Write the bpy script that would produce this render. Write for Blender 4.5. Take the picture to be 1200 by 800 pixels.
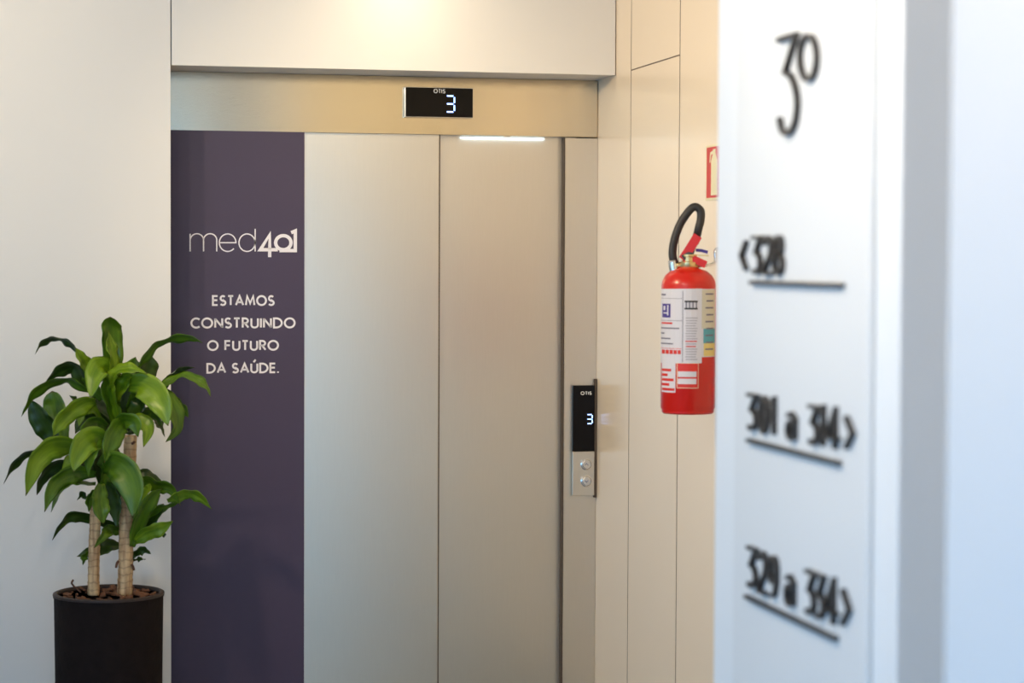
import bpy, bmesh, math, random
from mathutils import Vector, Matrix
for o in list(bpy.data.objects): bpy.data.objects.remove(o)
S = bpy.context.scene; COL = S.collection
random.seed(7)
R = math.radians

# ------------------------------------------------------------------ camera
FPX = 2600.0; YAW = R(12.15); PITCH = R(2.09); ROLL = 0.0045; CAMH = 1.60
fw = Vector((math.sin(YAW)*math.cos(PITCH), math.cos(YAW)*math.cos(PITCH), -math.sin(PITCH)))
r0 = Vector((math.cos(YAW), -math.sin(YAW), 0)); u0 = r0.cross(fw)
rt = r0*math.cos(ROLL) + u0*math.sin(ROLL); up = u0*math.cos(ROLL) - r0*math.sin(ROLL)
cam_d = bpy.data.cameras.new('camera'); cam = bpy.data.objects.new('camera', cam_d); COL.objects.link(cam)
cam_d.sensor_width = 36; cam_d.lens = 36*FPX/1200; cam_d.clip_start = .05
M3 = Matrix((rt, up, -fw)).transposed()
CP = Vector((0, 0, CAMH))
cam.matrix_world = Matrix.Translation(CP) @ M3.to_4x4()
cam_d.dof.use_dof = True; cam_d.dof.focus_distance = 7.45; cam_d.dof.aperture_fstop = 3.4
S.camera = cam

# ------------------------------------------------------------------ world, lights, exposure
W = bpy.data.worlds.new('world'); S.world = W; W.use_nodes = True
W.node_tree.nodes['Background'].inputs[0].default_value = (.55, .75, 1, 1)
W.node_tree.nodes['Background'].inputs[1].default_value = .6
S.view_settings.view_transform = 'Standard'; S.view_settings.look = 'None'
S.view_settings.gamma = 1; S.view_settings.exposure = 0.10
def area(name, loc, target, sx, sy, power, color):
    l = bpy.data.lights.new(name, 'AREA'); l.shape = 'RECTANGLE'; l.size = sx; l.size_y = sy
    l.energy = power; l.color = color
    o = bpy.data.objects.new(name, l); COL.objects.link(o); o.location = loc
    o.rotation_euler = (Vector(target)-Vector(loc)).to_track_quat('-Z', 'Y').to_euler()
    return o
def spot(name, loc, target, power, color, deg=90, blend=.6, rad=.04):
    l = bpy.data.lights.new(name, 'SPOT'); l.energy = power; l.color = color
    l.spot_size = R(deg); l.spot_blend = blend; l.shadow_soft_size = rad
    o = bpy.data.objects.new(name, l); COL.objects.link(o); o.location = loc
    o.rotation_euler = (Vector(target)-Vector(loc)).to_track_quat('-Z', 'Y').to_euler()
    return o
DAY = (.24, .57, 1.0)
def lamp(loc, power, color, rad=.04):
    l = bpy.data.lights.new('lamp', 'POINT'); l.energy = power; l.color = color; l.shadow_soft_size = rad
    o = bpy.data.objects.new('lamp', l); COL.objects.link(o); o.location = loc
# daylight through the low window band of the left wall and the one at the corridor's end
area('window_light', (-2.40, -1.8, 1.1), (1, -1.8, 1.1), 2.2, 1.1, 56, DAY)
area('window_light', (-2.40, 2.7, 1.1), (1, 2.7, 1.1), 2.2, 1.1, 34, DAY)
area('window_light', (-.1, -5.4, 1.2), (-.1, 0, 1.0), 2.0, 1.0, 90, (.38, .66, 1))
# warm globe lamps under the ceiling (place, watts, colour)
SPOTS = [(1.20, 7.13, 2.52, 1.5, (1, .84, .60)), (-1.2, 6.2, 2.62, 8, (1, .84, .60)), (-.3, 3.3, 2.62, 32, (1, .88, .70))]
for x, y, z, p, c in SPOTS: lamp((x, y, z), p, c)
# added unseen spots that brighten walls and lift front (place, aim, watts, colour, cone)
WASH = [((-.6, 5.4, 2.6), (-.5, 7.36, 2.25), 66, (1, .83, .59), 95), ((1.15, 6.35, 2.62), (1.12, 7.6, 1.45), 15, (1, .80, .50), 100),
        ((-.2, 5.4, 2.6), (2.07, 6.7, 1.25), 145, (1, .77, .48), 95), ((.1, 3.1, 2.6), (1.25, 3.4, 2.3), 47, (1, .86, .66), 105),
        ((-.2, 1.4, 2.6), (1, 2.0, 2.4), 66, (1, .74, .46), 95), ((.2, 1.7, 2.6), (1.3, 2.96, 2.5), 15, (1, .88, .72), 36),
        ((1.6, 5.2, 2.6), (1.65, 3.8, 2.0), 34, (1, .76, .42), 100)]
for a_, b_, p, c, dg in WASH: spot('spotlight', a_, b_, p, c, dg, 1)

# ------------------------------------------------------------------ pixel ray to world plane
def ray(px, py):
    return (fw + rt*((px-600)/FPX) - up*((py-400)/FPX))
def onY(px, py, Y):
    d = ray(px, py); return CP + d*(Y/d.y)
def onX(px, py, X):
    d = ray(px, py); return CP + d*(X/d.x)

# ------------------------------------------------------------------ materials
def mat(name, col, rough=.5, metal=0, spec=.5, bump=0, bscale=50, vary=0, vscale=8, coat=0, emit=None, estr=0, stretch=None, aniso=0):
    m = bpy.data.materials.new(name); m.use_nodes = True; nt = m.node_tree; b = nt.nodes['Principled BSDF']
    b.inputs['Base Color'].default_value = (*col, 1); b.inputs['Roughness'].default_value = rough
    b.inputs['Metallic'].default_value = metal; b.inputs['Specular IOR Level'].default_value = spec
    b.inputs['Coat Weight'].default_value = coat; b.inputs['Coat Roughness'].default_value = .12
    if aniso: b.inputs['Anisotropic'].default_value = aniso
    if emit: b.inputs['Emission Color'].default_value = (*emit, 1); b.inputs['Emission Strength'].default_value = estr
    tc = nt.nodes.new('ShaderNodeTexCoord'); mp = nt.nodes.new('ShaderNodeMapping')
    nt.links.new(tc.outputs['Object'], mp.inputs[0])
    if stretch: mp.inputs['Scale'].default_value = stretch
    if vary:
        n = nt.nodes.new('ShaderNodeTexNoise'); n.inputs['Scale'].default_value = vscale; n.inputs['Detail'].default_value = 5
        nt.links.new(mp.outputs[0], n.inputs['Vector'])
        mx = nt.nodes.new('ShaderNodeMix'); mx.data_type = 'RGBA'
        mx.inputs[6].default_value = (*[c*(1-vary) for c in col], 1); mx.inputs[7].default_value = (*[min(1, c*(1+vary)) for c in col], 1)
        nt.links.new(n.outputs[0], mx.inputs[0]); nt.links.new(mx.outputs[2], b.inputs['Base Color'])
    if bump:
        n = nt.nodes.new('ShaderNodeTexNoise'); n.inputs['Scale'].default_value = bscale; n.inputs['Detail'].default_value = 4
        nt.links.new(mp.outputs[0], n.inputs['Vector'])
        bp = nt.nodes.new('ShaderNodeBump'); bp.inputs['Strength'].default_value = bump; bp.inputs['Distance'].default_value = .002
        nt.links.new(n.outputs[0], bp.inputs['Height']); nt.links.new(bp.outputs[0], b.inputs['Normal'])
    return m
m_wall = mat('wall_lacquer', (.78, .76, .72), .55, vary=.015, vscale=2, bump=.03, bscale=120)
m_panel = mat('satin_panel', (.91, .775, .60), .24, spec=.5, vary=.01, vscale=2)
m_white = mat('white_paint', (.84, .84, .84), .5, bump=.03, bscale=90)
m_board = mat('white_board', (.87, .865, .85), .35)
m_joint = mat('joint_shadow', (.16, .12, .09), .9)
m_floor = mat('floor_stone', (.19, .23, .28), .3, vary=.15, vscale=6)
m_ceil = mat('ceiling_plaster', (.82, .80, .76), .8)
m_head = mat('satin_steel', (.67, .585, .435), .115, 1, bump=.05, bscale=60, stretch=(.4, 1, 14))
m_steel = mat('brushed_steel', (.72, .665, .565), .33, 1, bump=.05, bscale=60, stretch=(14, 1, .5), vary=.03, vscale=30)
m_vinyl = mat('purple_vinyl', (.055, .038, .080), .5, vary=.04, vscale=60)
m_print = mat('white_print', (.86, .84, .88), .55)
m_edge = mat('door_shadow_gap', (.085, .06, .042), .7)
m_black = mat('black_glass', (.004, .003, .003), .15, spec=.18)
m_dark = mat('dark_plastic', (.03, .03, .03), .4)
m_glow = mat('display_segment', (.5, .7, 1), .4, emit=(.26, .44, 1), estr=3.6)
m_logo = mat('display_print', (.75, .75, .72), .5)
m_chrome = mat('polished_steel', (.75, .73, .70), .18, 1)
m_letter = mat('bronze_letter', (.035, .028, .024), .35, spec=.5)
m_red = mat('red_enamel', (.58, .010, .003), .28, coat=.15)
m_redp = mat('red_print', (.65, .03, .02), .5)
m_brass = mat('brass', (.75, .55, .25), .3, 1)
m_rubber = mat('black_rubber', (.018, .017, .018), .5, bump=.2, bscale=300)
m_label = mat('label_paper', (.66, .66, .72), .45)
m_ink = mat('grey_ink', (.18, .18, .24), .6)
m_inkp = mat('purple_ink', (.06, .04, .26), .6)
m_teal = mat('teal_print', (.10, .38, .46), .5)
m_yell = mat('yellow_print', (.75, .62, .22), .5)
m_signr = mat('sign_red', (.62, .04, .04), .5)
m_signy = mat('photoluminescent_cream', (.85, .80, .55), .5)
m_pot = mat('pot_fibre', (.010, .0055, .0045), .85, spec=.2, bump=.9, bscale=70, vary=.5, vscale=30)
m_rim = mat('pot_rim', (.034, .019, .014), .6, bump=.6, bscale=80, vary=.3, vscale=40)
m_soil = mat('soil', (.05, .022, .012), .9, bump=1, bscale=60, vary=.5, vscale=50)
m_chip = mat('bark_chip', (.13, .05, .02), .8, bump=.8, bscale=60, vary=.4, vscale=40)
m_twig = mat('brown_twig', (.12, .05, .025), .8)
m_frame = mat('white_frame', (.7, .7, .7), .4)
def cane_mat():
    m = mat('cane_bark', (.55, .36, .17), .6, bump=.5, bscale=40, stretch=(1, 1, .35)); nt = m.node_tree; b = nt.nodes['Principled BSDF']
    tc = nt.nodes.new('ShaderNodeTexCoord'); n = nt.nodes.new('ShaderNodeTexNoise'); mp = nt.nodes.new('ShaderNodeMapping')
    mp.inputs['Scale'].default_value = (60, 60, 9); nt.links.new(tc.outputs['Object'], mp.inputs[0]); nt.links.new(mp.outputs[0], n.inputs['Vector'])
    n.inputs['Scale'].default_value = 1
    cr = nt.nodes.new('ShaderNodeValToRGB'); cr.color_ramp.elements[0].color = (.30, .15, .06, 1); cr.color_ramp.elements[0].position = .3
    cr.color_ramp.elements[1].color = (.66, .46, .24, 1); cr.color_ramp.elements[1].position = .62
    nt.links.new(n.outputs[0], cr.inputs[0])
    wv = nt.nodes.new('ShaderNodeTexWave'); wv.bands_direction = 'Z'; wv.inputs['Scale'].default_value = 14; wv.inputs['Distortion'].default_value = 3.5
    wv.inputs['Detail Scale'].default_value = 3; nt.links.new(tc.outputs['Object'], wv.inputs['Vector'])
    c2 = nt.nodes.new('ShaderNodeValToRGB'); c2.color_ramp.elements[0].color = (.25, .2, .15, 1); c2.color_ramp.elements[0].position = .02
    c2.color_ramp.elements[1].color = (1, 1, 1, 1); c2.color_ramp.elements[1].position = .16; nt.links.new(wv.outputs[0], c2.inputs[0])
    mx = nt.nodes.new('ShaderNodeMix'); mx.data_type = 'RGBA'; mx.blend_type = 'MULTIPLY'; mx.inputs[0].default_value = .4
    nt.links.new(cr.outputs[0], mx.inputs[6]); nt.links.new(c2.outputs[0], mx.inputs[7]); nt.links.new(mx.outputs[2], b.inputs['Base Color'])
    return m
m_cane = cane_mat()
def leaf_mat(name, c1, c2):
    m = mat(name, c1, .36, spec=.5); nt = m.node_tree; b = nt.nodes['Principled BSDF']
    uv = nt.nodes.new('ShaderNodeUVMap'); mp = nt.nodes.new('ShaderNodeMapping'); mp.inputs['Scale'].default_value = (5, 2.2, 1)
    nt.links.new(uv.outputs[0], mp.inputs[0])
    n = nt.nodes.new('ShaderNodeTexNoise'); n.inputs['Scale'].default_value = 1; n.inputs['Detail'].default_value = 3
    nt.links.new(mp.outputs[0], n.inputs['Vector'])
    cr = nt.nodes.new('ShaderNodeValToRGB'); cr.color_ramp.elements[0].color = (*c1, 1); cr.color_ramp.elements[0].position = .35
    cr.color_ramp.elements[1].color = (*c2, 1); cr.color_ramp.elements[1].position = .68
    nt.links.new(n.outputs[0], cr.inputs[0])
    # dry brown leaf tip
    sp = nt.nodes.new('ShaderNodeSeparateXYZ'); nt.links.new(uv.outputs[0], sp.inputs[0])
    mr = nt.nodes.new('ShaderNodeMapRange'); mr.inputs[1].default_value = .95; mr.inputs[2].default_value = 1.0
    nt.links.new(sp.outputs[1], mr.inputs[0])
    mx = nt.nodes.new('ShaderNodeMix'); mx.data_type = 'RGBA'; mx.inputs[7].default_value = (.10, .05, .015, 1)
    nt.links.new(mr.outputs[0], mx.inputs[0]); nt.links.new(cr.outputs[0], mx.inputs[6])
    nt.links.new(mx.outputs[2], b.inputs['Base Color'])
    tr = nt.nodes.new('ShaderNodeBsdfTranslucent'); nt.links.new(mx.outputs[2], tr.inputs[0])
    ms = nt.nodes.new('ShaderNodeMixShader'); ms.inputs[0].default_value = .15
    nt.links.new(b.outputs[0], ms.inputs[1]); nt.links.new(tr.outputs[0], ms.inputs[2])
    nt.links.new(ms.outputs[0], nt.nodes['Material Output'].inputs[0])
    return m
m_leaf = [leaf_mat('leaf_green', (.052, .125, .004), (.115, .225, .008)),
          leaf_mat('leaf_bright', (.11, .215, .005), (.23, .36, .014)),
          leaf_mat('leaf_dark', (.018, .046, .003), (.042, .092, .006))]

# ------------------------------------------------------------------ object helpers
def link(name, me, m, parent=None, loc=None):
    me.materials.clear(); me.materials.append(m)
    o = bpy.data.objects.new(name, me); COL.objects.link(o)
    if loc: o.location = loc
    if parent:
        o.parent = parent
        # parents are unrotated empties: keep world coordinates
        p = Vector((0, 0, 0)); q = parent
        while q: p += q.location; q = q.parent
        o.location = Vector(loc or (0, 0, 0)) - p
    return o
def raw(name, verts, faces, m, parent=None, smooth=False, loc=None):
    # verts in world coordinates; the origin goes to the mesh's own centre
    c = Vector((0, 0, 0))
    for v in verts: c += Vector(v)
    c /= max(1, len(verts))
    me = bpy.data.meshes.new(name); me.from_pydata([Vector(v)-c for v in verts], [], faces)
    bm = bmesh.new(); bm.from_mesh(me); bmesh.ops.recalc_face_normals(bm, faces=bm.faces); bm.to_mesh(me); bm.free()
    if smooth:
        for p in me.polygons: p.use_smooth = True
    return link(name, me, m, parent, loc=c)
def box(name, lo, hi, m, parent=None, bev=0, seg=2):
    lo = Vector(lo); hi = Vector(hi); c = (lo+hi)/2; s = hi-lo
    bm = bmesh.new(); bmesh.ops.create_cube(bm, size=1)
    for v in bm.verts: v.co = Vector((v.co.x*s.x, v.co.y*s.y, v.co.z*s.z))
    if bev: bmesh.ops.bevel(bm, geom=bm.edges[:], offset=bev, segments=seg, affect='EDGES', profile=.5)
    me = bpy.data.meshes.new(name); bm.to_mesh(me); bm.free()
    return link(name, me, m, parent, loc=c)
def empty(name, loc, parent=None):
    o = bpy.data.objects.new(name, None); COL.objects.link(o); o.location = loc; o.empty_display_size = .05
    if parent: o.parent = parent; o.location = Vector(loc) - parent.location
    return o
def tag(o, label=None, cat=None, group=None, kind=None):
    if label: o['label'] = label
    if cat: o['category'] = cat
    if group: o['group'] = group
    if kind: o['kind'] = kind
    return o
def struct(o): o['kind'] = 'structure'; return o
def lathe(name, prof, m, center, parent=None, n=48, smooth=True, close=False):
    vs = []; fs = []
    for r, z in prof:
        for k in range(n):
            a = 2*math.pi*k/n; vs.append((center[0]+r*math.cos(a), center[1]+r*math.sin(a), center[2]+z))
    for i in range(len(prof)-1):
        for k in range(n):
            fs.append((i*n+k, i*n+(k+1) % n, (i+1)*n+(k+1) % n, (i+1)*n+k))
    fs.append(tuple(range(n))[::-1]); fs.append(tuple(range((len(prof)-1)*n, len(prof)*n)))
    o = raw(name, vs, fs, m, parent, smooth)
    if smooth: o.modifiers.new('split', 'EDGE_SPLIT').split_angle = R(40)
    return o
def smoothpts(pts, n=6):
    P = [Vector(p) for p in pts]; out = []
    for i in range(len(P)-1):
        a = P[i-1] if i else P[i]*2-P[i+1]; b = P[i]; c = P[i+1]; d = P[i+2] if i+2 < len(P) else P[i+1]*2-P[i]
        for k in range(n):
            t = k/n; out.append(.5*((2*b)+(c-a)*t+(2*a-5*b+4*c-d)*t*t+(3*b-a-3*c+d)*t**3))
    out.append(P[-1]); return out
def tube(name, pts, rad, m, parent=None, sub=6, n=12, radf=None):
    P = smoothpts(pts, sub); vs = []; fs = []; prev = None
    for i, p in enumerate(P):
        t = (P[min(i+1, len(P)-1)]-P[max(i-1, 0)]).normalized()
        if prev is None:
            a = t.orthogonal().normalized()
        else: a = (prev - t*prev.dot(t)).normalized()
        prev = a; b = t.cross(a); r = rad*(radf(i/(len(P)-1)) if radf else 1)
        for k in range(n):
            an = 2*math.pi*k/n; vs.append(p + a*(r*math.cos(an)) + b*(r*math.sin(an)))
    for i in range(len(P)-1):
        for k in range(n): fs.append((i*n+k, i*n+(k+1) % n, (i+1)*n+(k+1) % n, (i+1)*n+k))
    fs.append(tuple(range(n))); fs.append(tuple(range((len(P)-1)*n, len(P)*n)))
    return raw(name, vs, fs, m, parent, True)

# ------------------------------------------------------------------ stroke lettering
def arc(cx, cy, rx, ry, a0, a1, n=14):
    return [(cx+rx*math.cos(R(a0+(a1-a0)*k/n)), cy+ry*math.sin(R(a0+(a1-a0)*k/n))) for k in range(n+1)]
def ribbon(pts, w, closed=False):
    P = [Vector((p[0], p[1])) for p in pts]
    if closed and (P[0]-P[-1]).length < 1e-6: P.pop()
    n = len(P); L = []; Rr = []
    for i in range(n):
        a = P[i-1] if (i or closed) else None; c = P[(i+1) % n] if (i < n-1 or closed) else None
        d1 = (P[i]-a).normalized() if a is not None else (c-P[i]).normalized()
        d2 = (c-P[i]).normalized() if c is not None else d1
        n1 = Vector((-d1.y, d1.x)); n2 = Vector((-d2.y, d2.x)); mm = n1+n2
        mm = mm.normalized() if mm.length > 1e-4 else n1
        s = w/2/max(.42, mm.dot(n1)); L.append(P[i]+mm*s); Rr.append(P[i]-mm*s)
    return L, Rr
def strokes_mesh(strokes, w, fmap, th):
    """strokes: (points, closed) in a flat plane; fmap(u, v, d) -> world, d = height above the surface"""
    vs = []; fs = []
    for pts, closed in strokes:
        L, Rr = ribbon(pts, w, closed); n = len(L); b = len(vs)
        for i in range(n):
            vs += [fmap(L[i].x, L[i].y, 0), fmap(Rr[i].x, Rr[i].y, 0), fmap(L[i].x, L[i].y, th), fmap(Rr[i].x, Rr[i].y, th)]
        for i in range(n if closed else n-1):
            a = b+4*i; c = b+4*((i+1) % n)
            fs += [(a+2, c+2, c+3, a+3), (a, a+1, c+1, c), (a, c, c+2, a+2), (a+1, a+3, c+3, c+1)]
        if not closed:
            e = b+4*(n-1); fs += [(b, b+2, b+3, b+1), (e, e+1, e+3, e+2)]
    return vs, fs
G = {  # geometric capitals, cap height 1: (advance width, strokes)
 'E': (.46, [([(.46, 1), (0, 1), (0, 0), (.46, 0)], 0), ([(0, .53), (.43, .53)], 0)]),
 'F': (.44, [([(.44, 1), (0, 1), (0, 0)], 0), ([(0, .52), (.41, .52)], 0)]),
 'S': (.50, [(arc(.25, .745, .22, .255, 35, 270)[:] + arc(.25, .245, .25, .245, 90, -150), 0)]),
 'T': (.50, [([(0, 1), (.50, 1)], 0), ([(.25, 1), (.25, 0)], 0)]),
 'A': (.72, [([(0, 0), (.36, 1.0), (.72, 0)], 0), ([(.13, .32), (.59, .32)], 0)]),
 'M': (.84, [([(0, 0), (.12, 1), (.42, .18), (.72, 1), (.84, 0)], 0)]),
 'O': (.88, [(arc(.44, .5, .44, .5, 0, 360, 32), 1)]),
 'C': (.68, [(arc(.43, .5, .43, .5, 48, 312, 24), 0)]),
 'N': (.62, [([(0, 0), (0, 1)], 0), ([(0, .96), (.62, .04)], 0), ([(.62, 0), (.62, 1)], 0)]),
 'R': (.50, [([(0, 0), (0, 1), (.2, 1)] + arc(.2, .74, .26, .26, 80, -90) + [(0, .48)], 0), ([(.2, .48), (.50, 0)], 0)]),
 'U': (.58, [([(0, 1), (0, .3)] + arc(.29, .29, .29, .29, 180, 360) + [(.58, 1)], 0)]),
 'I': (.0, [([(0, 0), (0, 1)], 0)]),
 'D': (.70, [([(0, 0), (0, 1), (.2, 1)] + arc(.2, .5, .5, .5, 85, -85, 20) + [(.2, 0)], 1)]),
 '.': (.0, [([(0, -.06), (0, .09)], 0)]),
 ' ': (.16, []),
}
G['\u00da'] = (.58, G['U'][1] + [([(.22, 1.17), (.42, 1.45)], 0)])
def line_strokes(text, u0_, u1_, v0, h, gap=.26):
    x = 0; st = []
    for ch in text:
        wd, ss = G[ch]
        for pts, c in ss: st.append(([(x+p[0], p[1]) for p in pts], c))
        x += wd + gap
    x -= gap; sx = (u1_-u0_)/x
    return [([(u0_+p[0]*sx, v0+p[1]*h) for p in pts], c) for pts, c in st]

# ------------------------------------------------------------------ main dimensions (metres)
D = 7.60                                   # face of the lift front
XR = onY(700, 300, D).x                    # right lobby wall plane
XL = onY(200, 300, D).x
YW = onX(722, 90, XR).y                    # face of wall cladding left of and above the lift
XJ = onY(200.5, 40, YW).x                  # joint / left end of recess
HC = 2.75
A1 = 1.25; A2 = 1.0                        # sign column plane, near wall plane
YC1 = onX(1055, 300, A1).y; YC0 = onX(839.5, 300, A1).y
YN = onX(1111, 300, A2).y
ZSOF = onY(450, 82, YW).z                  # underside of the cladding above the lift
ZDOOR = onY(430, 156.5, D).z
XWL = -2.5; YB = -5.5

# ------------------------------------------------------------------ setting
struct(box('floor', (XWL-.2, YB-.2, -.15), (XR+.3, D+.6, 0), m_floor))
struct(box('ceiling', (XWL-.2, YB-.2, HC), (XR+.3, D+.6, HC+.15), m_ceil))
wb = struct(empty('wall_back', (XJ, YW, 0)))
box('core', (XWL, YW+.02, 0), (XJ-.004, D+.49, HC), m_joint, wb)
J = .002
for k in range(3):
    x1 = XJ - J - k*1.25; x0 = max(XWL, XJ - J - (k+1)*1.25 + 2*J)
    box('cladding_panel', (x0, YW, 0), (x1, YW+.02, HC), m_wall, wb, .0012)
bh = struct(empty('trim_1', (1.3, YW, ZSOF)))
box('cladding_panel', (XJ+J, YW, ZSOF), (XR-.003, YW+.02, HC), m_wall, bh, .0012)
box('soffit_board', (XJ, YW+.02, ZSOF+.002), (XR-.001, D+.45, HC), m_wall, bh)
struct(box('wall_shaft', (XJ, D+.35, 0), (XR-.001, D+.45, ZSOF), m_joint))
# right lobby wall, clad in satin panels with shadow joints
wr = struct(empty('wall_right', (XR, 5.5, 0)))
ys = [D+.3, onX(738, 300, XR).y, onX(795, 300, XR).y]
step = ys[1]-ys[2]
box('core', (XR+.018, YC0-.2, 0), (XR+.2, D+.5, HC), m_joint, wr)
zs = onX(766, 74, XR).z
rng = [(ys[1], ys[0]), (ys[2], ys[1])]
y = ys[2]
while y > YC0: rng.append((max(YC0-.1, y-.95), y)); y -= .95
for i, (a, b) in enumerate(rng):
    for z0, z1 in ([(0, zs), (zs, HC)] if i == 1 else [(0, HC)]):
        box('cladding_panel', (XR, a+.005, z0+(J if z0 else 0)), (XR+.018, b-.005, z1-(J if z1 < HC else 0)), m_panel, wr, .0006)
for i, (a, b) in enumerate(rng):
    if i: box('joint_strip', (XR+.001, b-.005, 0), (XR+.017, b+.005, HC), m_joint, wr)
    if i == 1: box('joint_strip', (XR+.001, a+.005, zs-J), (XR+.017, b-.005, zs+J), m_joint, wr)
# sign column and near wall, side passage between them
wc = struct(box('wall_column', (A1, YC1, 0), (XR+.3, YC0, HC), mat('column_white', (.93, .93, .92), .5), None, .004))
struct(box('wall_near', (A2, YB, 0), (A2+.2, YN, HC), m_white, None, .004))
struct(box('wall_passage', (XR+.3, YN-.4, 0), (XR+.45, YC1+.3, HC), m_white))
struct(box('wall_passage_near', (A2+.2, YN-.5, 0), (XR+.45, YN-.3, HC), m_white))
# left wall with window, and end wall
wl = struct(empty('wall_left', (XWL, 2, 0)))
box('wall_part', (XWL-.15, 6.5, 0), (XWL, YW-.002, HC), m_white, wl)
box('wall_part', (XWL-.15, YB, 0), (XWL, -3.1, HC), m_white, wl)
box('wall_part', (XWL-.15, -3.1, 1.7), (XWL, 6.5, HC), m_white, wl)
box('wall_part', (XWL-.15, -3.1, 0), (XWL, 6.5, .15), m_white, wl)
wn = struct(empty('window_1', (XWL-.1, .6, .15)))
for k in range(10): box('mullion', (XWL-.12, -3.1+k*1.064, .15), (XWL-.06, -3.05+k*1.064, 1.7), m_frame, wn)
we = struct(empty('wall_front', (0, YB, 0)))
box('wall_part', (XWL, YB-.15, 0), (-1.1, YB, HC), m_white, we)
box('wall_part', (-1.1, YB-.15, 2.3), (A2, YB, HC), m_white, we)
box('wall_part', (-1.1, YB-.15, 0), (A2, YB, .25), m_white, we)
wn2 = struct(empty('window_2', (0, YB-.1, .25)))
for k in range(3): box('mullion', (-1.1+k*1.02, YB-.12, .25), (-1.1+k*1.02+.05, YB-.06, 2.3), m_frame, wn2)
# recessed downlights in the ceiling
dl_labels = ['small ceiling lamp close above the lift front', 'ceiling lamp to the left, above the potted plant', 'ceiling lamp in the lobby in front of the sign column']
for (x, y, z, p, c), lb in zip(SPOTS, dl_labels):
    t = tag(empty('ceiling_lamp', (x, y, z)), lb, 'light', 'ceiling lamps')
    lathe('mount', [(.05, 0), (.05, -.012), (.012, -.02), (.012, z-HC+.05)], m_frame, (x, y, HC), t, 20)
wl_labels = ['ceiling spotlight aimed at the left wall cladding', 'ceiling spotlight aimed at the elevator', 'ceiling spotlight aimed at the right lobby wall', 'ceiling spotlight aimed at the sign column',
  'ceiling spotlight aimed at the near wall', 'ceiling spotlight aimed at the side passage', 'ceiling spotlight aimed at the lobby side of the sign column']
for (a_, b_, p, c, dg), lb in zip(WASH, wl_labels):  # mounts for the added wall-wash spots
    t = tag(empty('spotlight', (a_[0], a_[1], HC)), lb, 'light', 'wall-washing ceiling spotlights')
    lathe('mount', [(.035, 0), (.035, -.012), (.010, -.015), (.010, -.10)], m_frame, (a_[0], a_[1], HC), t, 20)

# ------------------------------------------------------------------ lift entrance
el = tag(empty('elevator', ((XL+XR)/2, D, 0)), 'stainless steel elevator entrance with two closed sliding doors', 'elevator')
xd0 = onY(357.5, 400, D).x; xd1 = onY(513, 400, D+.03).x; xd2 = onY(661.5, 400, D).x
box('header_panel', (XJ+.001, D+.001, ZDOOR), (XR-.002, D+.03, ZSOF+.001), m_head, el, .0015)
box('header_return', (xd0-.02, D+.03, ZDOOR), (XR-.001, D+.13, ZDOOR+.03), m_dark, el)
box('side_panel', (XJ+.001, D+.001, 0), (xd0-.002, D+.05, ZDOOR-.002), m_steel, el, .001)
box('door_panel', (xd0-.06, D+.014, .012), (xd1, D+.038, ZDOOR+.02), m_steel, el, .002)
box('door_panel', (xd1-.08, D+.045, .012), (xd2+.05, D+.07, ZDOOR+.02), m_steel, el, .002)
xj = xd2
box('door_edge', (xd1, D+.015, .012), (xd1+.004, D+.039, ZDOOR+.02), m_edge, el)  # dark strip standing in for the shadow line between the doors
box('jamb_return', (xj-.003, D+.006, 0), (xj-.0002, D+.12, ZDOOR-.002), m_edge, el)  # return coloured dark brown to paint in the shade beside the jamb
jm = raw('jamb', [(xj, D+.12, 0), (xj, D+.001, 0), (XR-.001, D+.001, 0), (XR-.001, D+.12, 0),
             (xj, D+.12, ZDOOR-.004), (xj, D+.001, ZDOOR-.004), (XR-.001, D+.001, ZDOOR-.004), (XR-.001, D+.12, ZDOOR-.004)],
    [(0, 1, 2, 3), (4, 5, 6, 7), (0, 1, 5, 4), (1, 2, 6, 5), (2, 3, 7, 6), (3, 0, 4, 7)], m_steel, el)
box('threshold', (xd0-.02, D+.004, .001), (xd2, D+.12, .012), m_chrome, el, .001)
l = area('door_light', ((xd1+xd2)/2+.01, D+.024, ZDOOR-.004), ((xd1+xd2)/2+.01, D+.045, ZDOOR-.09), .30, .012, .10, (.62, .84, 1))  # added unseen cool lamp, brightens the top of the right door
p0 = onY(595, 159, D)
box('door_sensor', (p0.x-.012, D+.01, ZDOOR-.004), (p0.x+.012, D+.022, ZDOOR), m_chrome, el)

def segs(cx, cz, w, h, skip):
    """seven segment strokes; skip = set of segments left dark"""
    a = .07*h; x0, x1 = cx-w/2, cx+w/2; z0, z1, zm = cz-h/2, cz+h/2, cz
    sl = .05*h
    S7 = {'a': [(x0+a, z1), (x1-a, z1)], 'b': [(x1, z1-a), (x1, zm+a)], 'c': [(x1, zm-a), (x1, z0+a)],
          'd': [(x0+a, z0), (x1-a, z0)], 'e': [(x0, z0+a), (x0, zm-a)], 'f': [(x0, zm+a), (x0, z1-a)], 'g': [(x0+a, zm), (x1-a, zm)]}
    return [(v, 0) for k, v in S7.items() if k not in skip]
def planeY(Y): return lambda u, v, d: (u, Y-d, v)
def text_obj(name, st, w, fmap, th, m, parent):
    vs, fs = strokes_mesh(st, w, fmap, th); return raw(name, vs, fs, m, parent)

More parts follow.
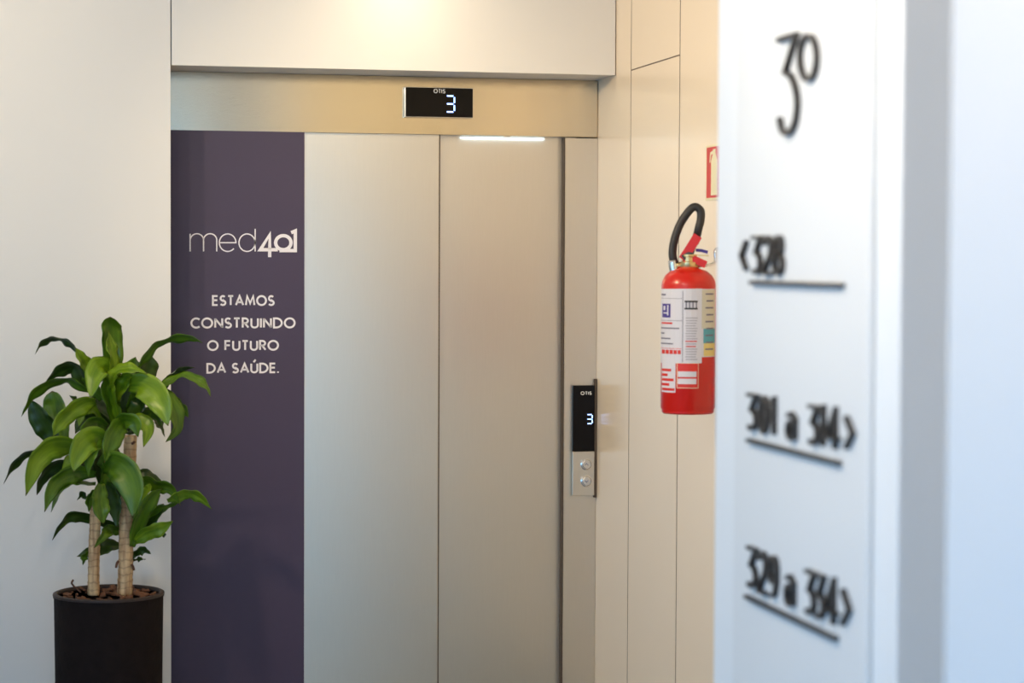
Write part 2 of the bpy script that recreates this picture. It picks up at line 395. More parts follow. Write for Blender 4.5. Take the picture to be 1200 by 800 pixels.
# floor display on the header
a = onY(473, 102, D); b = onY(553, 139, D)
fd = tag(empty('floor_display', ((a.x+b.x)/2, D, b.z)), 'wide black floor display glowing blue 3 on the steel header above the doors', 'display')
box('housing', (a.x, D-.022, b.z), (b.x, D+.0009, a.z), m_chrome, fd, .001)
box('screen', (a.x+.004, D-.024, b.z+.002), (b.x-.0015, D-.0221, a.z-.002), m_black, fd)
q0 = onY(522.5, 131, D-.024); q1 = onY(532.5, 112.5, D-.024)
text_obj('digit', segs((q0.x+q1.x)/2, (q0.z+q1.z)/2, q1.x-q0.x, q1.z-q0.z, 'ef'), .0048, planeY(D-.0241), .0006, m_glow, fd)
q0 = onY(508.5, 108.7, D-.024); q1 = onY(521.5, 104.8, D-.024)
text_obj('lettering', line_strokes('OTIS', q0.x, q1.x, q0.z, q1.z-q0.z, .3), .0028, planeY(D-.0241), .0004, m_logo, fd)

# call station on the right jamb
a = onY(671, 451.5, D-.01); b = onY(700, 580, D-.01); zm = onY(685, 528.5, D-.01).z; xr_ = min(b.x, XR-.0105)
cs = tag(empty('call_panel', ((a.x+xr_)/2, D, b.z)), 'narrow lift call panel with black screen above two round buttons', 'call panel')
box('back_box', (XR-.010, D-.014, b.z-.008), (XR-.0015, D+.0009, a.z+.022), m_edge, cs)  # dark strip painted as the shadow along the panel's right side
box('back_plate', (a.x+.003, D-.006, b.z+.002), (XR-.011, D+.0009, a.z-.002), m_edge, cs)
box('faceplate', (a.x, D-.016, b.z), (xr_, D-.006, zm-.001), m_steel, cs, .0012)
box('screen', (a.x, D-.016, zm), (xr_, D-.006, a.z), m_black, cs, .0012)
q0 = onY(687.8, 496.2, D-.016); q1 = onY(694, 485.6, D-.016)
text_obj('digit', segs((q0.x+q1.x)/2, (q0.z+q1.z)/2, q1.x-q0.x, q1.z-q0.z, 'ef'), .0034, planeY(D-.0161), .0006, m_glow, cs)
q0 = onY(680.8, 462.2, D-.016); q1 = onY(693, 458.8, D-.016)
text_obj('lettering', line_strokes('OTIS', q0.x, q1.x, q0.z, q1.z-q0.z, .3), .0026, planeY(D-.0161), .0004, m_logo, cs)
def disc_y(name, c, prof, m, parent, n=28):
    vs = []; fs = []
    for r, d in prof:
        for k in range(n):
            t = 2*math.pi*k/n; vs.append((c[0]+r*math.cos(t), c[1]-d, c[2]+r*math.sin(t)))
    for i in range(len(prof)-1):
        for k in range(n): fs.append((i*n+k, i*n+(k+1) % n, (i+1)*n+(k+1) % n, (i+1)*n+k))
    fs.append(tuple(range(n))); fs.append(tuple(range((len(prof)-1)*n, len(prof)*n)))
    o = raw(name, vs, fs, m, parent, True); o.modifiers.new('split', 'EDGE_SPLIT').split_angle = R(30); return o
for i, py in enumerate((544, 563.5)):
    c = onY(687, py, D-.016)
    bt = disc_y('button', (c.x, D-.0155, c.z), [(.0205, 0), (.0205, .003), (.0175, .0045), (.0165, .0015), (.0150, .0015), (.0150, .004), (.013, .0055)], m_chrome, cs)
    s = 1 if i == 0 else -1
    text_obj('arrow', [([(c.x-.006, c.z-.003*s), (c.x, c.z+.004*s), (c.x+.006, c.z-.003*s)], 0)], .002, planeY(D-.0212), .0005, m_ink, bt)
    disc_y('indicator_lamp', (c.x-.017, D-.0160, c.z+.013), [(.0035, 0), (.0035, .004), (.002, .005)], m_logo, bt, 12)

# purple vinyl on the side panel
YV = D
pv0 = XJ+.002; pv1 = xd0-.003
vn = tag(empty('vinyl_graphic', ((pv0+pv1)/2, D, 0)), 'tall dark purple vinyl panel with white lettering left of the doors', 'wall graphic')
box('vinyl_sheet', (pv0, D-.0022, .01), (pv1, D+.0009, onY(280, 153.5, D).z), m_vinyl, vn)
YT = D-.0023
def vp(cx, cy): p = onY(195+cx/4, 250+cy/4, YT); return p.x, p.z
for txt, x0, x1, yb, yt in [('ESTAMOS', 216, 506, 432, 384), ('CONSTRUINDO', 115, 604, 538, 489), ('O FUTURO', 193, 526, 643, 595), ('DA SA\u00daDE.', 190, 526, 749, 702)]:
    ua, v0 = vp(x0+2, yb-3); ub, _ = vp(x1-3, yb-3); _, v1 = vp(x0, yt+3)
    text_obj('lettering', line_strokes(txt, ua, ub, v0, v1-v0, .27), .0066, planeY(YT), .0005, m_print, vn)
def vs_(pts): return [vp(*p) for p in pts]
def carc(cx, cy, rx, ry, a0, a1, n=20): return [(cx+rx*math.cos(R(t)), cy-ry*math.sin(R(t))) for t in [a0+(a1-a0)*k/n for k in range(n+1)]]
m_st = [([(111, 178), (111, 95)], 0), ([(111, 120)] + carc(143, 125, 31, 30, 170, 0) + [(174, 178)], 0), ([(174, 120)] + carc(205, 125, 31, 30, 170, 0) + [(236, 178)], 0)]
e_st = [([(248, 137), (326, 137)] + carc(287, 137, 39, 41, 5, 318, 28), 0)]
d_st = [(carc(378, 137, 38, 41, 0, 360, 32), 1), ([(416, 72), (416, 178)], 0)]
for ls in (m_st, e_st, d_st): text_obj('logo_letter', [(vs_(p), c) for p, c in ls], .0042, planeY(YT), .0005, m_print, vn)
b_st = [([(522, 170), (440, 170), (484, 100), (484, 170)], 0), ([(484, 166), (484, 205)], 0), (carc(548, 137, 36, 33, 0, 360, 32), 1), ([(585, 90), (604, 82), (604, 174), (530, 174)], 0)]
for k, (p, c) in enumerate(b_st): text_obj('logo_numeral', [(vs_(p), c)], .0115, planeY(YT), .0005+.0003*k, m_print, vn)

# ------------------------------------------------------------------ sign column board and raised lettering
TB = .012
XB = A1-TB
yb0 = onX(1019, 300, XB).y; yb1 = onX(862, 300, XB).y
bd = tag(box('sign_board', (XB, yb0, 0.0), (A1-.0005, yb1, HC-.01), m_board, None, .003), 'tall white board on the column carrying the raised floor and room numbers', 'sign board')
def planeX(X): return lambda u, v, d: (X-d, u, v)
CG = {
 '3': [([(0, 1), (.95, 1), (.38, .58)] + arc(.45, .29, .50, .27, 80, -130, 14), 0)],
 '0': [(arc(.5, .5, .45, .5, 0, 360, 24), 1)],
 '1': [([(.2, .85), (.6, 1), (.6, 0)], 0)],
 '2': [(arc(.5, .70, .45, .30, 160, -35, 12) + [(.05, 0), (1, 0)], 0)],
 '8': [(arc(.5, .76, .36, .24, 0, 360, 20), 1), (arc(.5, .26, .46, .26, 0, 360, 20), 1)],
 '9': [(arc(.5, .68, .42, .32, 0, 360, 20), 1), ([(.92, .68), (.92, .4), (.7, .08), (.3, 0)], 0)],
 '4': [([(.72, 0), (.72, 1), (0, .28), (1.05, .28)], 0)],
 'a': [(arc(.45, .24, .38, .24, 0, 360, 18), 1), ([(.1, .62), (.45, .70), (.83, .56), (.83, 0)], 0)],
 '<': [([(.9, .9), (.1, .5), (.9, .1)], 0)],
 '>': [([(.1, .9), (.9, .5), (.1, .1)], 0)],
}
names = {'3': 'numeral', '0': 'numeral', '1': 'numeral', '2': 'numeral', '8': 'numeral', '9': 'numeral', '4': 'numeral', 'a': 'letter', '<': 'arrow', '>': 'arrow'}
def sign_line(label, chars, yul, ytop, ul):
    """chars: (char, px0, px1); yul/ytop: baseline and cap line pixel rows read at x = 933"""
    zb = onX(933, yul, XB).z; zt = onX(933, ytop, XB).z; zu = onX(933, ul[2], XB).z
    ya = onX(ul[0], 500, XB).y; yb = onX(ul[1], 500, XB).y
    t = tag(empty('room_number_sign', (XB, (ya+yb)/2, zu)), label, 'sign', 'raised room number lines on the column')
    for ch, x0, x1 in chars:
        a = onX(x0, 500, XB).y; b = onX(x1, 500, XB).y
        st = [([(a+(b-a)*p[0], zb+(zt-zb)*p[1]) for p in pts], c) for pts, c in CG[ch]]
        text_obj(names[ch], st, .0066, planeX(XB), .010, m_letter, t)
    box('underline', (XB-.010, yb, zu-.0035), (XB, ya, zu+.0035), m_letter, t)
sign_line('raised dark sign reading < 328, topmost room line on the white board', [('<', 870, 877), ('3', 884, 893), ('2', 895.5, 906), ('8', 909, 919)], 321, 277, (882, 989, 332.5))
sign_line('raised dark sign reading 301 a 314 >, middle room line on the white board', [('3', 880, 890), ('0', 894, 903), ('1', 905, 914), ('a', 926, 937), ('3', 952, 962), ('1', 964, 971), ('4', 973, 986), ('>', 994, 1004)], 514.5, 472, (880, 988, 529))
sign_line('raised dark sign reading 329 a 334 >, lowest room line on the white board', [('3', 881, 891), ('2', 893.5, 903), ('9', 906, 916), ('a', 926, 937), ('3', 950, 960), ('3', 962, 971), ('4', 973, 986), ('>', 992, 1002)], 710, 662, (879, 986, 724.5))
fn = tag(empty('floor_number_sign', (XB, onX(935, 150, XB).y, onX(935, 158, XB).z)), 'large raised dark floor number 3\u00ba at the top of the white board', 'sign')
def sp2(pts): return [(lambda q: (q.y, q.z))(onX(840+x/3.3333, y/3.3333, XB)) for x, y in pts]
sm = [tuple(p)[:2] for p in smoothpts([(p[0], p[1], 0) for p in [(278, 282), (302, 300), (320, 350), (326, 410), (318, 475), (300, 512), (284, 522), (266, 505), (256, 462)]], 4)]
text_obj('numeral', [(sp2([(252, 158), (285, 146), (322, 136), (300, 210)]+sm), 0)], .0078, planeX(XB), .010, m_letter, fn)
text_obj('ordinal_ring', [(sp2(carc(369, 225, 33, 86, 0, 360, 30)), 1)], .0072, planeX(XB), .010, m_letter, fn)

# ------------------------------------------------------------------ fire extinguisher
RX = .0775; XE = XR - RX - .045
YE = onX(806.5, 400, XE).y
def ez(py): return onX(806, py, XE).z
def ep(px, py, X=None): return onX(px, py, XE if X is None else X)
zb, zt = ez(484), ez(312)
ex = tag(empty('fire_extinguisher', (XE, YE, zb)), 'red fire extinguisher with black hose hung on the cream wall behind the column', 'extinguisher')
zs_ = ez(334)
lathe('cylinder', [(.060, .006), (.070, 0), (.0745, .004), (.0748, .012), (.0775, .016), (RX, zs_-zb), (RX*.97, zs_-zb+.012), (RX*.86, zs_-zb+.028), (RX*.66, zs_-zb+.041), (RX*.40, zt-zb-.006), (.022, zt-zb)], m_red, (XE, YE, zb), ex, 56)
lathe('neck_ring', [(.024, -.004), (.026, 0), (.026, .012), (.020, .014), (.020, .026), (.023, .028), (.023, .034)], m_brass, (XE, YE, zt), ex, 24)
# valve pieces, laid in the plane parallel to the picture through the cylinder's axis
ax = Vector((math.cos(R(18)), -math.sin(R(18)), 0))     # horizontal direction across the view
dp = Vector((math.sin(R(18)), math.cos(R(18)), 0))
E0 = Vector((XE, YE, 0)); SC = (E0-Vector((0, 0, 0))).length/FPX
def e3(px, py, dd=0):
    return E0 + ax*((px-806)*SC) + dp*dd + Vector((0, 0, ez(py)))
def slab(name, pts, w, th, m, parent):
    """a strip swept along pts, w across the view, th thick"""
    vs, fs = strokes_mesh([(pts, 0)], w, lambda u, v, d: e3(806+u, 400-v, d-th/2), th); return raw(name, vs, fs, m, parent)
def sl(name, pts, wpx, th, m, parent=ex):
    vs, fs = strokes_mesh([([(p[0]-806, 400-p[1]) for p in pts], 0)], wpx, lambda u, v, d: e3(806+u, 400-v, d-th/2), th); return raw(name, vs, fs, m, parent)
tube('valve_body', [e3(790, 311), e3(800, 310.5), e3(812, 309.5), e3(822, 309)], .0095, m_brass, ex, 3, 14)
lathe('valve_stem', [(.010, 0), (.010, .016), (.007, .018)], m_brass, (XE, YE, ez(312)), ex, 18)
sl('carry_handle', [(800, 303.5), (812, 303.5), (826, 310)], 8.5, .034, m_red)
lv = sl('squeeze_lever', [(799, 304), (808, 290), (816.5, 276)], 10.5, .034, m_red)
sl('lever_pivot', [(799, 302), (806, 298), (810, 299)], 6, .036, m_dark, lv)
tube('hose', [e3(789.5, 309), e3(787, 298), e3(789, 281), e3(796, 262), e3(806, 247), e3(813, 242.5), e3(819, 247), e3(819.5, 257), e3(817, 268), e3(813, 284, .02)], .0118, m_rubber, ex, 8, 14)
tube('hose_fitting', [e3(789.5, 318), e3(788, 312), e3(787.5, 305)], .0135, m_chrome, ex, 3, 14)
tube('nozzle', [e3(812, 284, .02), e3(807, 296, .03), e3(803, 305, .03)], .010, m_dark, ex, 4, 12, lambda t: 1+.3*t)
sl('safety_pin', [(814, 293), (821, 293.5), (828, 295.5)], 3.5, .006, m_inkp)
sl('pin_wire', [(806, 298), (818, 299), (829, 299.5)], 1.6, .003, m_brass)
sl('tamper_seal', [(803, 300), (806, 304)], 4, .010, m_yell)
# curved printed labels
def patch(name, x0, x1, y0, y1, m, parent, lift=.0006, tilt=0):
    n = 10; vs = []; fs = []; rr = RX+lift; c0, c1 = (x0-806.5)/31.2, (x1-806.5)/31.2
    p0 = math.asin(max(-.999, min(.999, c0))); p1 = math.asin(max(-.999, min(.999, c1)))
    for k in range(n+1):
        t = p0+(p1-p0)*k/n
        d = ax*math.sin(t) - dp*math.cos(t)
        for yy in (y0+tilt*k/n, y1+tilt*k/n):
            for q in (rr, RX-.002): vs.append(E0 + d*q + Vector((0, 0, ez(yy))))
    for k in range(n):
        a = 4*k; b = a+4
        fs += [(a, b, b+2, a+2), (a+1, a+3, b+3, b+1), (a, a+1, b+1, b), (a+2, b+2, b+3, a+3)]
    fs += [(0, 2, 3, 1), (4*n, 4*n+1, 4*n+3, 4*n+2)]
    return raw(name, vs, fs, m, parent, False)
ml = patch('instruction_label', 775.4, 822.5, 338.5, 425, m_label, ex, tilt=-1)
patch('border_line', 800.6, 801.1, 340, 423, m_ink, ml, .001)
patch('border_line', 776, 800, 374.6, 375.1, m_ink, ml, .001); patch('border_line', 776, 800, 349, 349.4, m_ink, ml, .001)
patch('border_line', 776, 800, 407, 407.5, m_redp, ml, .001)
pg = patch('pictogram', 777.5, 786.8, 355.5, 371.5, m_inkp, ml, .001)
patch('figure', 779, 781, 358, 363, m_label, pg, .0016); patch('figure', 783.2, 784.6, 357, 369, m_label, pg, .0016); patch('figure', 779, 784, 365.5, 367, m_label, pg, .0016)
patch('heading_print', 776, 781, 344, 346, m_ink, ml, .001)
patch('red_print', 776.5, 789, 377, 379, m_redp, ml, .001)
for i, (a, b) in enumerate([(776, 797), (776, 780), (776, 787), (776, 790)]): patch('print_line', a, b, 383+i*6, 384.6+i*6, m_ink, ml, .001)
for k in range(5): patch('red_print', 777+k*4.6, 780.6+k*4.6, 409, 413.6, m_redp, ml, .001)
for y0 in (351.5, 359.8): patch('black_band', 802.8, 817.5, y0, y0+2, m_dark, ml, .001)
for k in range(4): patch('black_tick', 804+k*3.8, 805.4+k*3.8, 353.5, 359.8, m_ink, ml, .001)
m_inkl = mat('pale_ink', (.42, .42, .48), .6)
for k in range(17):
    yy = 371+k*3
    patch('print_line', 804+(k % 3)*.4, 817.5-(k % 4)*.6, yy, yy+1.2, m_redp if k in (9, 11) else m_inkl, ml, .001)
pl_ = mat('pink_print', (.7, .35, .38), .5)
sl2 = patch('service_label', 821.5, 836.5, 338, 417, m_label, ex, .001)
patch('cream_field', 822, 836.3, 339, 384, mat('cream_print', (.62, .60, .48), .5), sl2, .0014)
patch('teal_field', 824, 836.3, 384, 401, m_teal, sl2, .0014); patch('yellow_field', 824.5, 836.3, 401, 416, m_yell, sl2, .0014)
for k in range(9): patch('print_line', 826+(k % 2), 834.5, 343+k*8, 344.8+k*8, m_ink, sl2, .0018)
ll = patch('inspection_label', 777, 793, 424, 458.5, m_label, ex, .0003)
for k, (a, b) in enumerate([(777.5, 788), (777.5, 784), (777.5, 791), (777.5, 786), (778, 792)]):
    patch('red_print', a, b, 431+k*5.6, 434+k*5.6, m_redp, ll, .001)
rl = patch('serial_frame', 794.5, 819, 423.5, 453, m_signy, ex, .0003)
patch('red_field', 795.2, 818.4, 424.3, 452.3, m_redp, rl, .0008)
for y0 in (433.5, 441.8): patch('white_field', 795.8, 816.6, y0, y0+6.4, m_label, rl, .0013)
# wall bracket
hk = tag(empty('wall_bracket', (XR, YE, ez(300))), 'small metal wall bracket behind the extinguisher valve', 'bracket')
yb_ = YE
box('plate', (XR-.004, yb_-.018, ez(312)), (XR-.0002, yb_+.018, ez(286)), m_chrome, hk, .001)
tube('hook', [(XR-.003, yb_, ez(291)), (XR-.03, yb_, ez(290)), (XR-.045, yb_, ez(294)), (XR-.047, yb_, ez(308)), (XE+.026, yb_, ez(312))], .004, m_chrome, hk, 4, 10)
# safety sign on the wall above it
ya, zt_ = onX(828.5, 170.5, XR).y, onX(829, 170.5, XR).z; zb_ = onX(829, 235, XR).z; h = zt_-zb_
fs_ = tag(empty('fire_safety_sign', (XR, ya-h*.7, zb_)), 'red square extinguisher sign with cream border high on the right wall', 'sign')
box('plate', (XR-.003, ya-h*1.4, zb_), (XR-.0002, ya, zt_), m_signy, fs_)
box('red_field', (XR-.0036, ya-h*1.4+.009, zb_+.007), (XR-.0031, ya-.009, zt_-.007), m_signr, fs_)
yc = ya-.085
raw('pictogram', [v for dx in (.0037, .0042) for v in [(XR-dx, yc+.03, zb_+.014), (XR-dx, yc-.03, zb_+.014), (XR-dx, yc-.03, zb_+h*.70), (XR-dx, yc-.012, zb_+h*.84),
     (XR-dx, yc-.012, zt_-.014), (XR-dx, yc+.012, zt_-.014), (XR-dx, yc+.012, zb_+h*.84), (XR-dx, yc+.03, zb_+h*.70)]],
    [tuple(range(8)), tuple(range(8, 16))]+[(i, (i+1) % 8, 8+(i+1) % 8, 8+i) for i in range(8)], m_signy, fs_)
text_obj('pictogram_hose', [([(yc+.012, zb_+h*.86), (yc+.035, zb_+h*.84), (yc+.042, zb_+h*.68)], 0)], .009, planeX(XR-.0037), .0005, m_signy, fs_)

# ------------------------------------------------------------------ potted dracaena
YP = 6.92
pc = onY(127.5, 692, YP); PR = (onY(193, 720, YP).x - onY(62, 720, YP).x)/2*.995
ZP = onY(127.5, 694, YP).z
pt = tag(empty('potted_plant', (pc.x, YP, 0)), 'green leafy dracaena with two canes in a tall dark brown pot', 'plant')
T = .014
lathe('rim', [(PR-.001, ZP-.010), (PR+.0012, ZP-.006), (PR+.0005, ZP-.001), (PR-.004, ZP+.0012), (PR-T+.003, ZP+.0012), (PR-T-.0005, ZP-.003), (PR-T-.0005, ZP-.010), (PR-.001, ZP-.010)], m_rim, (pc.x, YP, .001), pt, 64)
lathe('pot', [(PR*.93, 0), (PR*.95, .01), (PR*.965, ZP*.5), (PR*.985, ZP-.012), (PR, ZP-.012), (PR, ZP-.004), (PR-.004, ZP), (PR-T+.003, ZP), (PR-T, ZP-.004), (PR-T-.002, ZP-.06), (.001, ZP-.06)], m_pot, (pc.x, YP, .001), pt, 64)
# rough soil disc with mounds
vs = []; fs = []; NR, NA = 9, 40; rs = PR-T-.002
for i in range(NR+1):
    for k in range(NA):
        a = 2*math.pi*k/NA; r = rs*i/NR; x = pc.x+r*math.cos(a); y = YP+r*math.sin(a)
        vs.append((x, y, ZP-.016+.012*math.sin(31*x+5)*math.cos(37*y)*(1-i/NR)+random.uniform(-.004, .004)))
for i in range(NR):
    for k in range(NA): fs.append((i*NA+k, i*NA+(k+1) % NA, (i+1)*NA+(k+1) % NA, (i+1)*NA+k))
raw('soil', vs, fs, m_soil, pt, True)
base_chip = None
for k in range(70):
    a = random.uniform(0, 6.283); r = rs*math.sqrt(random.random())*.9; c = Vector((pc.x+r*math.cos(a), YP+r*math.sin(a), ZP-.008+random.uniform(0, .008)))
    if base_chip is None:
        base_chip = box('bark_chip', c-Vector((.016, .010, .004)), c+Vector((.016, .010, .004)), m_chip, pt, .003); o = base_chip
    else:
        o = base_chip.copy(); COL.objects.link(o); o.parent = pt; o.location = c-pt.location
    o.rotation_euler = (random.uniform(-.5, .5), random.uniform(-.5, .5), random.uniform(0, 6)); s = random.uniform(.35, 1.0); o.scale = (s*random.uniform(.7, 1.3), s, s)
tube('twig', [onY(95, 694, YP-.05), onY(88, 688, YP-.05), onY(84, 683, YP-.06), onY(86, 679, YP-.06)], .003, m_twig, pt, 3, 6)
def cane(pts, w0, w1, Y):
    P = [onY(a, b, Y) for a, b in pts]; sc = (P[0]-CP).length/FPX
    n = 90
    def rf(t):
        s = t*n/5.0; f = s-int(s)
        return (w0+(w1-w0)*t)/2*sc*(1+.07*(f**3)-.05*math.exp(-((f-.0)/.12)**2)+.01*math.sin(19*t))
    return tube('cane', P, 1, m_cane, pt, int(n/(len(P)-1)), 20, rf)
YA, YB2 = YP-.03, YP-.01
cane([(109.5, 697), (110, 660), (111, 625), (112, 596), (113, 585)], 13.5, 12, YA)
cane([(146, 698), (147.5, 650), (148.5, 600), (151, 560), (153, 510)], 17.5, 14.5, YB2)
# leaves: (midrib pixels with depth in metres, apparent width in pixels, real width in pixels, shade)
def leaf(pts, wapp, wreal=24, shade=0, Y=YP, twist=0, shape=.42, blunt=False):
    P = smoothpts([onY(p[0], p[1], Y+(p[2] if len(p) > 2 else 0)) for p in pts], 7); n = len(P)-1
    sc = 7.1/FPX; vs = []; fs = []; NC = 6; wr_ = max(wapp, wreal); dep = math.sqrt(max(0, wr_**2-wapp**2))
    sgn = 1 if random.random() < .5 else -1; ph = random.uniform(0, 6)
    for i, p in enumerate(P):
        t = i/n; tg = (P[min(n, i+1)]-P[max(0, i-1)]).normalized()
        vd = (p-CP).normalized(); across = tg.cross(vd)
        across = across.normalized() if across.length > 1e-3 else Vector((1, 0, 0))
        if t < shape: prof = .38+.62*math.sin(math.pi/2*t/shape)
        else: prof = max(.02, math.cos(math.pi/2*((t-shape)/(1-shape))**1.25))
        if blunt and t > shape: prof = max(.05, math.sqrt(max(0, 1-((t-shape)/(1-shape))**2)))
        ca = math.cos(twist*t); sa = math.sin(twist*t)
        wv = across*(wapp*ca)+vd*(dep*sgn+wapp*sa); wv = wv*(sc*prof/2)
        nr = tg.cross(wv).normalized()
        if nr.dot(vd) > 0: nr = -nr
        for k in range(NC+1):
            s = 2*k/NC-1
            wave = (.0045*math.sin(ph+t*13+s*1.5)+.0025*math.sin(2*ph+t*29-s))*abs(s)*prof
            vs.append(p+wv*s+nr*(abs(s)**1.3*wv.length*.28+wave))
    for i in range(n):
        for k in range(NC): fs.append((i*(NC+1)+k, i*(NC+1)+k+1, (i+1)*(NC+1)+k+1, (i+1)*(NC+1)+k))
    c = sum((Vector(v) for v in vs), Vector())/len(vs)
    me = bpy.data.meshes.new('leaf'); me.from_pydata([Vector(v)-c for v in vs], [], fs)
    uvl = me.uv_layers.new(name='UVMap')
    for poly in me.polygons:
        poly.use_smooth = True
        for li in poly.loop_indices:
            vi = me.loops[li].vertex_index; uvl.data[li].uv = ((vi % (NC+1))/NC+ph, (vi//(NC+1))/n)
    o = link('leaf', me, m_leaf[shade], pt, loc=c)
    md = o.modifiers.new('thick', 'SOLIDIFY'); md.thickness = .0008
    return o
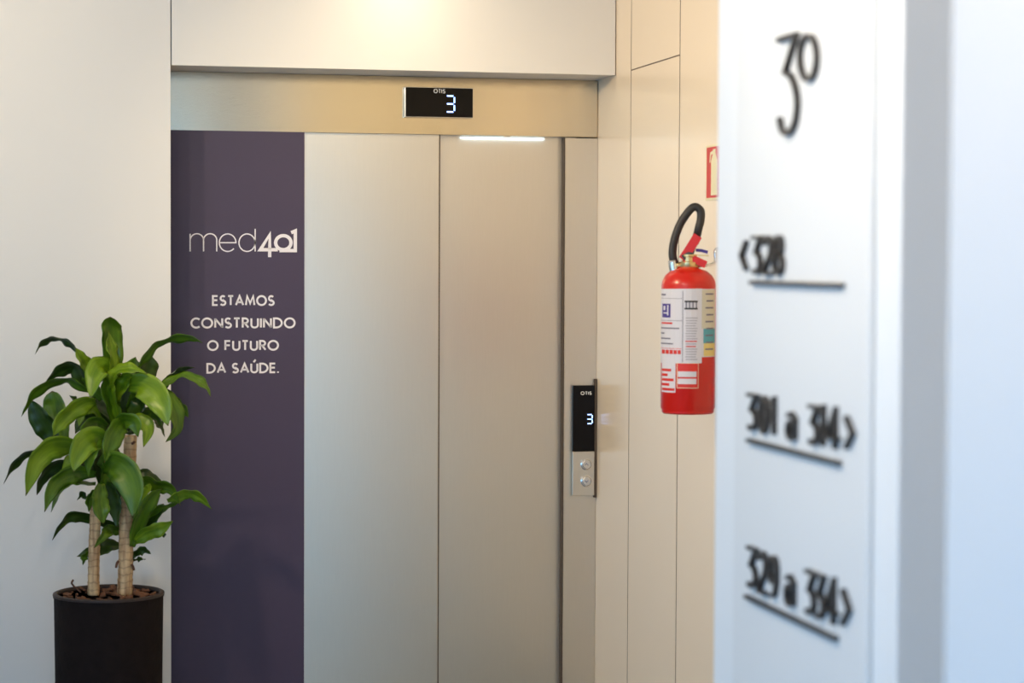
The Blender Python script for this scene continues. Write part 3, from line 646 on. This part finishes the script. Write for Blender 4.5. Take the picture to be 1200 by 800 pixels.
LV = [
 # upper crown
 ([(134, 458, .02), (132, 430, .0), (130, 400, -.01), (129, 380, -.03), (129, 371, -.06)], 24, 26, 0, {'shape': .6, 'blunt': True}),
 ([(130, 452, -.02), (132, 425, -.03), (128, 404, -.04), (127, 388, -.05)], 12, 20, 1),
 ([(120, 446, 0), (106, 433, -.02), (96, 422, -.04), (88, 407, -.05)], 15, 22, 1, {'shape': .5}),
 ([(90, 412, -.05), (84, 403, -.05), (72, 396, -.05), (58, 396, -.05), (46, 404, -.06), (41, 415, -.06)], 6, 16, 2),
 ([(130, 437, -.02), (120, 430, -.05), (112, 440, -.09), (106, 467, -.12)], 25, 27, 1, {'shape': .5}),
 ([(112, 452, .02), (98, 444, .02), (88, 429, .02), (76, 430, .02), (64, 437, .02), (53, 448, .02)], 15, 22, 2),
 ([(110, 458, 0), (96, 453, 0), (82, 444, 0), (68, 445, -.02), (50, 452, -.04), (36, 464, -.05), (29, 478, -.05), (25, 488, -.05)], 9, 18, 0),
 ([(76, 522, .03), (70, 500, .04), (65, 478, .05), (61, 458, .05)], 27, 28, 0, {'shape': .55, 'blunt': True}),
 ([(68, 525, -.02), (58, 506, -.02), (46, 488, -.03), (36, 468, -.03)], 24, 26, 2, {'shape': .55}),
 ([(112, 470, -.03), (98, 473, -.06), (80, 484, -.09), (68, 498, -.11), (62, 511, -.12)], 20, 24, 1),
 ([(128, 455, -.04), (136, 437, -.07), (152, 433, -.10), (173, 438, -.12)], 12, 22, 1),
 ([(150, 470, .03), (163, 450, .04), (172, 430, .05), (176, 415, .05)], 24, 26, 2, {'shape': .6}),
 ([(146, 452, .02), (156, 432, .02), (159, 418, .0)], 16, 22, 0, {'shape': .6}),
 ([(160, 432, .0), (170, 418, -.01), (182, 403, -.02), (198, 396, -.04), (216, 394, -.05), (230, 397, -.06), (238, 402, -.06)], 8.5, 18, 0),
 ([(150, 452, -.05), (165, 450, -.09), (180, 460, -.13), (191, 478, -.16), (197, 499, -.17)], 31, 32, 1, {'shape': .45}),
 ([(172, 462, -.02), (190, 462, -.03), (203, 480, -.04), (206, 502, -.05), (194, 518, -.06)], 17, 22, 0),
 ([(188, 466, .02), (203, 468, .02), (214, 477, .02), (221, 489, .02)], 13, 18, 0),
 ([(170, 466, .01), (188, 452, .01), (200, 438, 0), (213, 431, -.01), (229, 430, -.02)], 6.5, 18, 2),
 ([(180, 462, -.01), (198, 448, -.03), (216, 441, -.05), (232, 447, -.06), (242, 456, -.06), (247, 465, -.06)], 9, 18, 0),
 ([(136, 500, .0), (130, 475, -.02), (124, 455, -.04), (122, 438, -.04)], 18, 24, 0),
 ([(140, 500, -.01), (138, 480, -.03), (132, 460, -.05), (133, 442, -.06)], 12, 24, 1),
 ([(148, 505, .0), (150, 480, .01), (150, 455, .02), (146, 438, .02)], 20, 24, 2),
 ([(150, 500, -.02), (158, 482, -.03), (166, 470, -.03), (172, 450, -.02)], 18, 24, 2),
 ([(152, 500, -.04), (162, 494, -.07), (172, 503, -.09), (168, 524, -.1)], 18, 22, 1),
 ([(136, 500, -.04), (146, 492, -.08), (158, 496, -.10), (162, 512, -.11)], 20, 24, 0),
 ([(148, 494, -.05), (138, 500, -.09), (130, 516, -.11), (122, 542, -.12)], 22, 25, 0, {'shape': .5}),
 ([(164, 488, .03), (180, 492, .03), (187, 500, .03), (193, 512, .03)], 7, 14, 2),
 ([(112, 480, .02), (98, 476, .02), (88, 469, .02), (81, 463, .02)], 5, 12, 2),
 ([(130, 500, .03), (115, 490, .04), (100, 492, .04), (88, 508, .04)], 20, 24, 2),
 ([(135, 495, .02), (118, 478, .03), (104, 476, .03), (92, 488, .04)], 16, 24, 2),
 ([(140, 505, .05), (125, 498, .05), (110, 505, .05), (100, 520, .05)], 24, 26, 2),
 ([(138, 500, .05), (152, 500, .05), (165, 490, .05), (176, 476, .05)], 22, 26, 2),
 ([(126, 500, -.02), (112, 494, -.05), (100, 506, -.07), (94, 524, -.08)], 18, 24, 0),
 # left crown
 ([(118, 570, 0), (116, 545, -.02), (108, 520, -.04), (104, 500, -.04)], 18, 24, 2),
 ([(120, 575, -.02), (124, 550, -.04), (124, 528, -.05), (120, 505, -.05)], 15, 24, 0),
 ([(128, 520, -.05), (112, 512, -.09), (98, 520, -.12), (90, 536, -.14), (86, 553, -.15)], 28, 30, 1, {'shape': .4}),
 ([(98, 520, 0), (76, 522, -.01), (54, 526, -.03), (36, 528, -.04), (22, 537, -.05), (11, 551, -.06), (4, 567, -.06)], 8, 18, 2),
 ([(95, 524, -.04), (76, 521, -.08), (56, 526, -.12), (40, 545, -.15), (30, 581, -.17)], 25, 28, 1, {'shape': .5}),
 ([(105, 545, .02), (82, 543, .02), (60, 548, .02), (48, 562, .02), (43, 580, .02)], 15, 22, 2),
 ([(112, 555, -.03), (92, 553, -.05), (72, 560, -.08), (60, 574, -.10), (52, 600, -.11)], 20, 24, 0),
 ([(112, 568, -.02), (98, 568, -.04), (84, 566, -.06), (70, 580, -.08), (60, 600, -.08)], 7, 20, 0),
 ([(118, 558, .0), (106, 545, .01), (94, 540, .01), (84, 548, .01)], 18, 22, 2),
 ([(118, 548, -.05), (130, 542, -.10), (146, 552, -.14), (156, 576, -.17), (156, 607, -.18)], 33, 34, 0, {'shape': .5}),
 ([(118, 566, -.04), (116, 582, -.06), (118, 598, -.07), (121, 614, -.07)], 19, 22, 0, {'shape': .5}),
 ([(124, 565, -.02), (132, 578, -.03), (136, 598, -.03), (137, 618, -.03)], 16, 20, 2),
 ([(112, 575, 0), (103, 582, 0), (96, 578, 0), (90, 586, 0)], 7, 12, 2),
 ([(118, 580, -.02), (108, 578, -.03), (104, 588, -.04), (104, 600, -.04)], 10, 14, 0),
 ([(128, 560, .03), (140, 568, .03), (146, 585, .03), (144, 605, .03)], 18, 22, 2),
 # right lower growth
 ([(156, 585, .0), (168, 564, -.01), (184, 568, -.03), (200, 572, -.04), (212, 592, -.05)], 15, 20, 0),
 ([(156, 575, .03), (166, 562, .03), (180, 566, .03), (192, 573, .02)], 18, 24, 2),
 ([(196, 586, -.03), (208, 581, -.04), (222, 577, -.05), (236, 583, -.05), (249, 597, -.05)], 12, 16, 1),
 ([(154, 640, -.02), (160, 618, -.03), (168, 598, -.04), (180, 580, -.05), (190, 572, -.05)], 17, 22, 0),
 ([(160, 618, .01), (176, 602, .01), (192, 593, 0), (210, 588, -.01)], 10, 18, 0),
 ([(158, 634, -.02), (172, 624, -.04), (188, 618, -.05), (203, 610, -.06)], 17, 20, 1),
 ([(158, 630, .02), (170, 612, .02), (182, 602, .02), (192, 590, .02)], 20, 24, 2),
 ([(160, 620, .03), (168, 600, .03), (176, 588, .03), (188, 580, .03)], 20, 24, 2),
 ([(176, 618, 0), (188, 616, 0), (192, 624, 0), (192, 630, 0)], 9, 14, 2),
 ([(150, 478, -.01), (158, 458, -.03), (168, 446, -.04), (176, 448, -.05)], 13, 20, 0),
 ([(138, 470, -.03), (144, 452, -.05), (150, 440, -.06), (152, 430, -.06)], 14, 20, 1),
 ([(120, 468, .01), (110, 452, .01), (104, 440, .01), (100, 428, .01)], 14, 20, 0),
 ([(118, 492, .0), (108, 480, -.02), (98, 486, -.04), (92, 500, -.05)], 11, 18, 1),
 ([(158, 486, .0), (172, 480, -.01), (184, 486, -.02), (190, 500, -.02)], 12, 18, 0),
 ([(108, 532, -.01), (92, 534, -.03), (80, 546, -.05), (74, 566, -.06)], 11, 18, 1),
 ([(122, 520, -.07), (114, 524, -.10), (106, 538, -.12), (104, 560, -.13)], 13, 18, 0),
 ([(158, 608, -.02), (166, 588, -.03), (174, 574, -.04), (176, 566, -.04)], 11, 18, 1),
 ([(140, 528, .02), (128, 534, .02), (122, 548, .02), (124, 566, .02)], 16, 20, 2),
 # low shoots
 ([(142, 616, .04), (124, 612, .04), (104, 606, .02), (84, 604, 0), (70, 616, -.01), (61, 633, -.02)], 11, 16, 2),
 ([(142, 622, .03), (130, 620, .01), (122, 626, -.05), (110, 642, -.07)], 13, 18, 0),
 ([(140, 640, .04), (126, 640, .03), (110, 646, .02), (90, 652, .01)], 17, 20, 2),
 ([(104, 646, -.01), (98, 652, -.02), (97, 662, -.02)], 7, 10, 0),
 ([(154, 652, .01), (162, 646, 0), (170, 644, -.01), (177, 649, -.02)], 9, 11, 2),
 ([(152, 657, .01), (162, 654, 0), (171, 655, -.01)], 4, 8, 2),
]
for L in LV:
    kw = L[4] if len(L) > 4 else {}
    leaf(L[0], L[1], L[2], L[3], YP-.01, random.uniform(-.25, .25), **kw)
for pts in ([(139, 657), (137, 660), (136, 665)], [(154, 661), (156, 664), (157, 668)], [(158, 517), (156, 519), (154, 520)]):
    tube('twig', [onY(a, b, YP-.03) for a, b in pts], .004, m_twig, pt, 3, 6)
